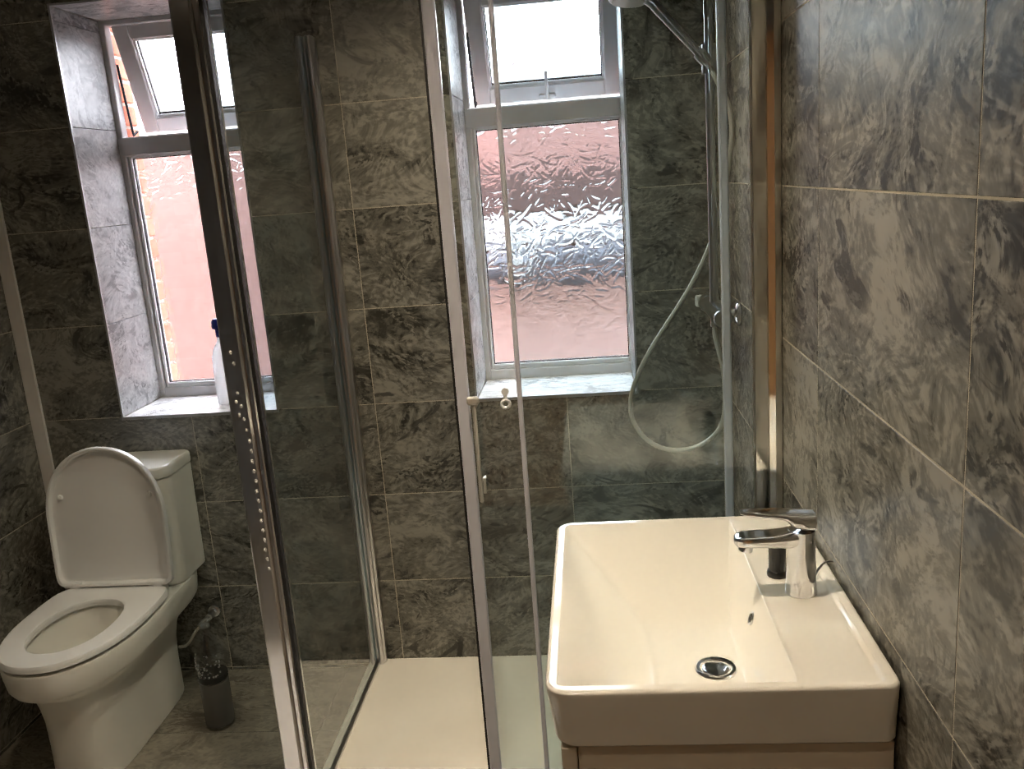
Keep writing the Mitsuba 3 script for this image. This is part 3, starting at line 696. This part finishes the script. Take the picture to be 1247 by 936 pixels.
def smin(a, b, k):
    h = np.clip(0.5 + 0.5 * (b - a) / k, 0, 1)
    return b * (1 - h) + a * h - k * h * (1 - h)


def basin_top(x, y):
    """height of the basin's upper surface"""
    dl = (x - (BX0 + 0.016)) * 0.80            # left wall of the bowl
    db = ((BY1 - 0.016) - y) * 0.52            # far wall: long slope
    df = (y - (BY0 + 0.016)) * 1.6             # near wall
    dk = ((DXE - 0.002) - x) * 3.4             # wall below the tap deck
    floor_ = 0.110 + 0.006 * np.exp(-((x + 0.212) ** 2 + (y + 1.325) ** 2) / 0.012) + 0.02 * (x + 0.3)
    d = smin(smin(dl, db, 0.010), smin(df, dk, 0.018), 0.012)
    d = smin(d, floor_, 0.008)
    d = np.where(d < 0, 0, d)
    d = 0.5 * (d + np.sqrt(d * d + 0.0022 ** 2)) - 0.0011
    rimz = np.full_like(x, BZ)
    # the deck lies slightly lower than the rims at its ends and along the wall
    s = 1 / (1 + np.exp(-(x - DXE) / 0.0022))
    e = 1 / (1 + np.exp(-((BX1 - 0.020) - x) / 0.0022))
    f = 1 / (1 + np.exp(-(y - BY0 - 0.013) / 0.0022)) / (1 + np.exp(-((BY1 - 0.013) - y) / 0.0022))
    return rimz - (BZ - DZ) * s * e * f - d


def basin_mesh():
    rings = []
    RC = [0.020, 0.034, 0.034, 0.020]
    n = 22

    def ring(ins, z, grow=0.0):
        return rrect(BX0 + ins, BX1 - min(ins, 0.5), BY0 + ins, BY1 - ins, np.maximum(np.array(RC) - ins, 0.002), z, n)
    m = 8
    low = [rrect(BX0 + 0.013, BX1 - 0.002, BY0 + 0.012, BY1 - 0.012, RC, BB, n), rrect(BX0 + 0.009, BX1 - 0.001, BY0 + 0.008, BY1 - 0.008, RC, BB + 0.004, n),
           rrect(BX0 + 0.001, BX1, BY0 + 0.001, BY1 - 0.001, RC, BZ - 0.012, n), rrect(BX0, BX1, BY0, BY1, RC, BZ - 0.005, n), rrect(BX0 + 0.0015, BX1 - 0.001, BY0 + 0.0015, BY1 - 0.0015, RC, BZ - 0.0015, n), rrect(BX0 + 0.005, BX1 - 0.004, BY0 + 0.005, BY1 - 0.005, np.array(RC) - 0.004, BZ, n)]
    side = loft(low, caps=False)
    # upper surface: a grid trimmed to the inner ring
    xs = np.unique(np.r_[np.linspace(BX0, BX1, 190), np.linspace(DXE - 0.012, DXE + 0.012, 24), np.linspace(BX1 - 0.03, BX1, 20), np.linspace(BX0, BX0 + 0.03, 20)])
    ys = np.unique(np.r_[np.linspace(BY0, BY1, 230), np.linspace(BY0, BY0 + 0.05, 40), np.linspace(BY1 - 0.03, BY1, 20)])
    inner = low[-1][:, :2]
    poly = Polygon(inner).buffer(-0.0004)
    import shapely
    X, Y = np.meshgrid(xs, ys)
    ok = shapely.contains_xy(poly, X, Y)
    P2 = np.vstack([inner, np.stack([X[ok], Y[ok]], 1)])
    from scipy.spatial import Delaunay
    tri = Delaunay(P2).simplices
    c = P2[tri].mean(1)
    tri = tri[shapely.contains_xy(Polygon(inner), c[:, 0], c[:, 1])]
    a, b, cc = P2[tri[:, 0]], P2[tri[:, 1]], P2[tri[:, 2]]
    flip = np.cross(b - a, cc - a) < 0
    tri[flip] = tri[flip][:, ::-1]
    z = basin_top(P2[:, 0], P2[:, 1])
    z[:len(inner)] = BZ
    top = trimesh.Trimesh(np.column_stack([P2, z]), tri, process=False)
    mid_ = np.array([(BX0 + BX1) / 2, (BY0 + BY1) / 2])
    Q2 = mid_ + (P2 - mid_) * 0.95
    Q2[:len(inner)] = low[0][:, :2]
    qz = np.minimum(BB, basin_top(Q2[:, 0], Q2[:, 1]) - 0.010)
    qz[:len(inner)] = BB
    under = trimesh.Trimesh(np.column_stack([Q2, qz]), tri[:, ::-1], process=False)
    m_ = join(side, top, under)
    m_.merge_vertices(digits_vertex=6)
    return m_


add('bowl', basin_mesh(), 'm_basin', wb, smooth=38)
wz = float(basin_top(np.array([-0.212]), np.array([-1.322]))[0])
wk = add('waste', loft([np.stack([-0.212 + r * np.cos(np.arange(40) * np.pi / 20), -1.322 + r * np.sin(np.arange(40) * np.pi / 20), np.full(40, wz + h)], 1) for r, h in ((0.0335, -0.004), (0.0335, 0.002), (0.031, 0.0042), (0.026, 0.0035), (0.0245, -0.002), (0.0245, -0.004))], loop=True), 'm_chrome', wb, smooth=40)
add('plug', lathe([(0, wz - 0.004), (0.0222, wz - 0.004), (0.0222, wz + 0.0015), (0.020, wz + 0.003), (0, wz + 0.0038)], (-0.212, -1.322, 0), 40), 'm_chrome', wk, smooth=40)
ox, oy = -0.1485, -1.285
oz = float(basin_top(np.array([ox]), np.array([oy]))[0])
ovn = np.array([-0.92, 0, 0.38])
ove = np.array([0, 1.0, 0])
ovm = loft([np.stack([r * np.cos(np.arange(32) * np.pi / 16), r * np.sin(np.arange(32) * np.pi / 16), np.full(32, h)], 1) for r, h in ((0.0115, -0.003), (0.0115, 0.0015), (0.0100, 0.0026), (0.0078, 0.002), (0.0078, -0.003))], loop=True)
ok_ = add('overflow_ring', to(ovm, ove, np.cross(ovn, ove), ovn, (ox, oy, oz)), 'm_chrome', wb, smooth=40)
add('hole', to(lathe([(0, -0.002), (0.0079, -0.002), (0.0079, 0.0006), (0, 0.0006)], (0, 0, 0), 24), ove, np.cross(ovn, ove), ovn, (ox, oy, oz)), 'm_black', ok_)

# ------------------------------------------------------------------ basin tap
tp = thing('basin_tap', 'chrome single lever mixer tap standing on the wash basin', 'tap')
FX, FY, FZ = -0.070, -1.285, DZ


def ell(cx, cy, z, rx, ry, n=36, e=2.0, tx=0.0):
    t = np.arange(n) * 2 * np.pi / n
    c, s = np.cos(t), np.sin(t)
    X = rx * np.sign(c) * np.abs(c) ** (2 / e)
    return np.stack([cx + X, cy + ry * np.sign(s) * np.abs(s) ** (2 / e), z + tx * X], 1)


add('body', loft([ell(FX, FY, FZ + 0.0003, 0.0245, 0.0245), ell(FX, FY, FZ + 0.003, 0.0250, 0.0250), ell(FX, FY, FZ + 0.006, 0.0245, 0.0245), ell(FX + 0.0005, FY, FZ + 0.05, 0.0222, 0.0225), ell(FX + 0.001, FY, FZ + 0.095, 0.0205, 0.0215), ell(FX + 0.001, FY, FZ + 0.108, 0.0205, 0.0215)]), 'm_chrome', tp, smooth=40)
sp = []
for u, zc, hy, hz in ((0.012, 0.096, 0.019, 0.014), (-0.02, 0.093, 0.020, 0.014), (-0.045, 0.0925, 0.0205, 0.0115), (-0.070, 0.093, 0.0205, 0.0105), (-0.088, 0.0930, 0.0195, 0.0098), (-0.098, 0.0925, 0.016, 0.0085), (-0.103, 0.092, 0.010, 0.006), (-0.1045, 0.092, 0.003, 0.002)):
    t = np.arange(36) * 2 * np.pi / 36
    c, s = np.cos(t), np.sin(t)
    e = np.where(s > 0, 5.0, 2.4)
    sp.append(np.stack([np.full(36, FX + u), FY + hy * np.sign(c) * np.abs(c) ** (2 / e), FZ + zc + hz * np.sign(s) * np.abs(s) ** (2 / e)], 1))
add('spout', loft(sp), 'm_chrome', tp, smooth=40)
add('aerator', tube([(FX - 0.084, FY, FZ + 0.088), (FX - 0.0875, FY, FZ + 0.0755)], 0.0115, 24), 'm_chrome', tp, smooth=40)
lv = []
for u, zc, hy, hz in ((0.0215, 0.123, 0.012, 0.012), (0.020, 0.123, 0.018, 0.0145), (0.005, 0.1235, 0.0205, 0.0150), (-0.014, 0.1275, 0.0200, 0.0125), (-0.024, 0.1335, 0.0185, 0.0070), (-0.045, 0.1365, 0.0165, 0.0045), (-0.070, 0.1385, 0.0150, 0.0038), (-0.088, 0.1400, 0.0125, 0.0034), (-0.094, 0.1405, 0.007, 0.0025)):
    t = np.arange(36) * 2 * np.pi / 36
    c, s = np.cos(t), np.sin(t)
    e = 3.0
    lv.append(np.stack([np.full(36, FX + u), FY + hy * np.sign(c) * np.abs(c) ** (2 / e), FZ + zc + hz * np.sign(s) * np.abs(s) ** (2 / e)], 1))
add('lever', loft(lv), 'm_chrome', tp, smooth=40)
add('lift_rod', tube(spline([(FX + 0.022, FY + 0.008, FZ + 0.022), (FX + 0.031, FY + 0.010, FZ + 0.036), (FX + 0.040, FY + 0.012, FZ + 0.044), (FX + 0.053, FY + 0.014, FZ + 0.044)], 20), 0.0017, 8), 'm_chrome', tp, smooth=40)

pt = thing('black_pot', 'small black lidded pot standing on the basin deck behind the tap', 'pot')
add('body', lathe([(0, 0.0003), (0.0165, 0.0003), (0.0175, 0.003), (0.0165, 0.009), (0.0142, 0.011), (0.0142, 0.050), (0, 0.050)], (-0.094, -1.222, DZ), 30), 'm_black', pt, smooth=40)
add('lid', lathe([(0, 0.0495), (0.0148, 0.0495), (0.0148, 0.057), (0.012, 0.059), (0, 0.059)], (-0.094, -1.222, DZ), 30), 'm_black', pt, smooth=40)
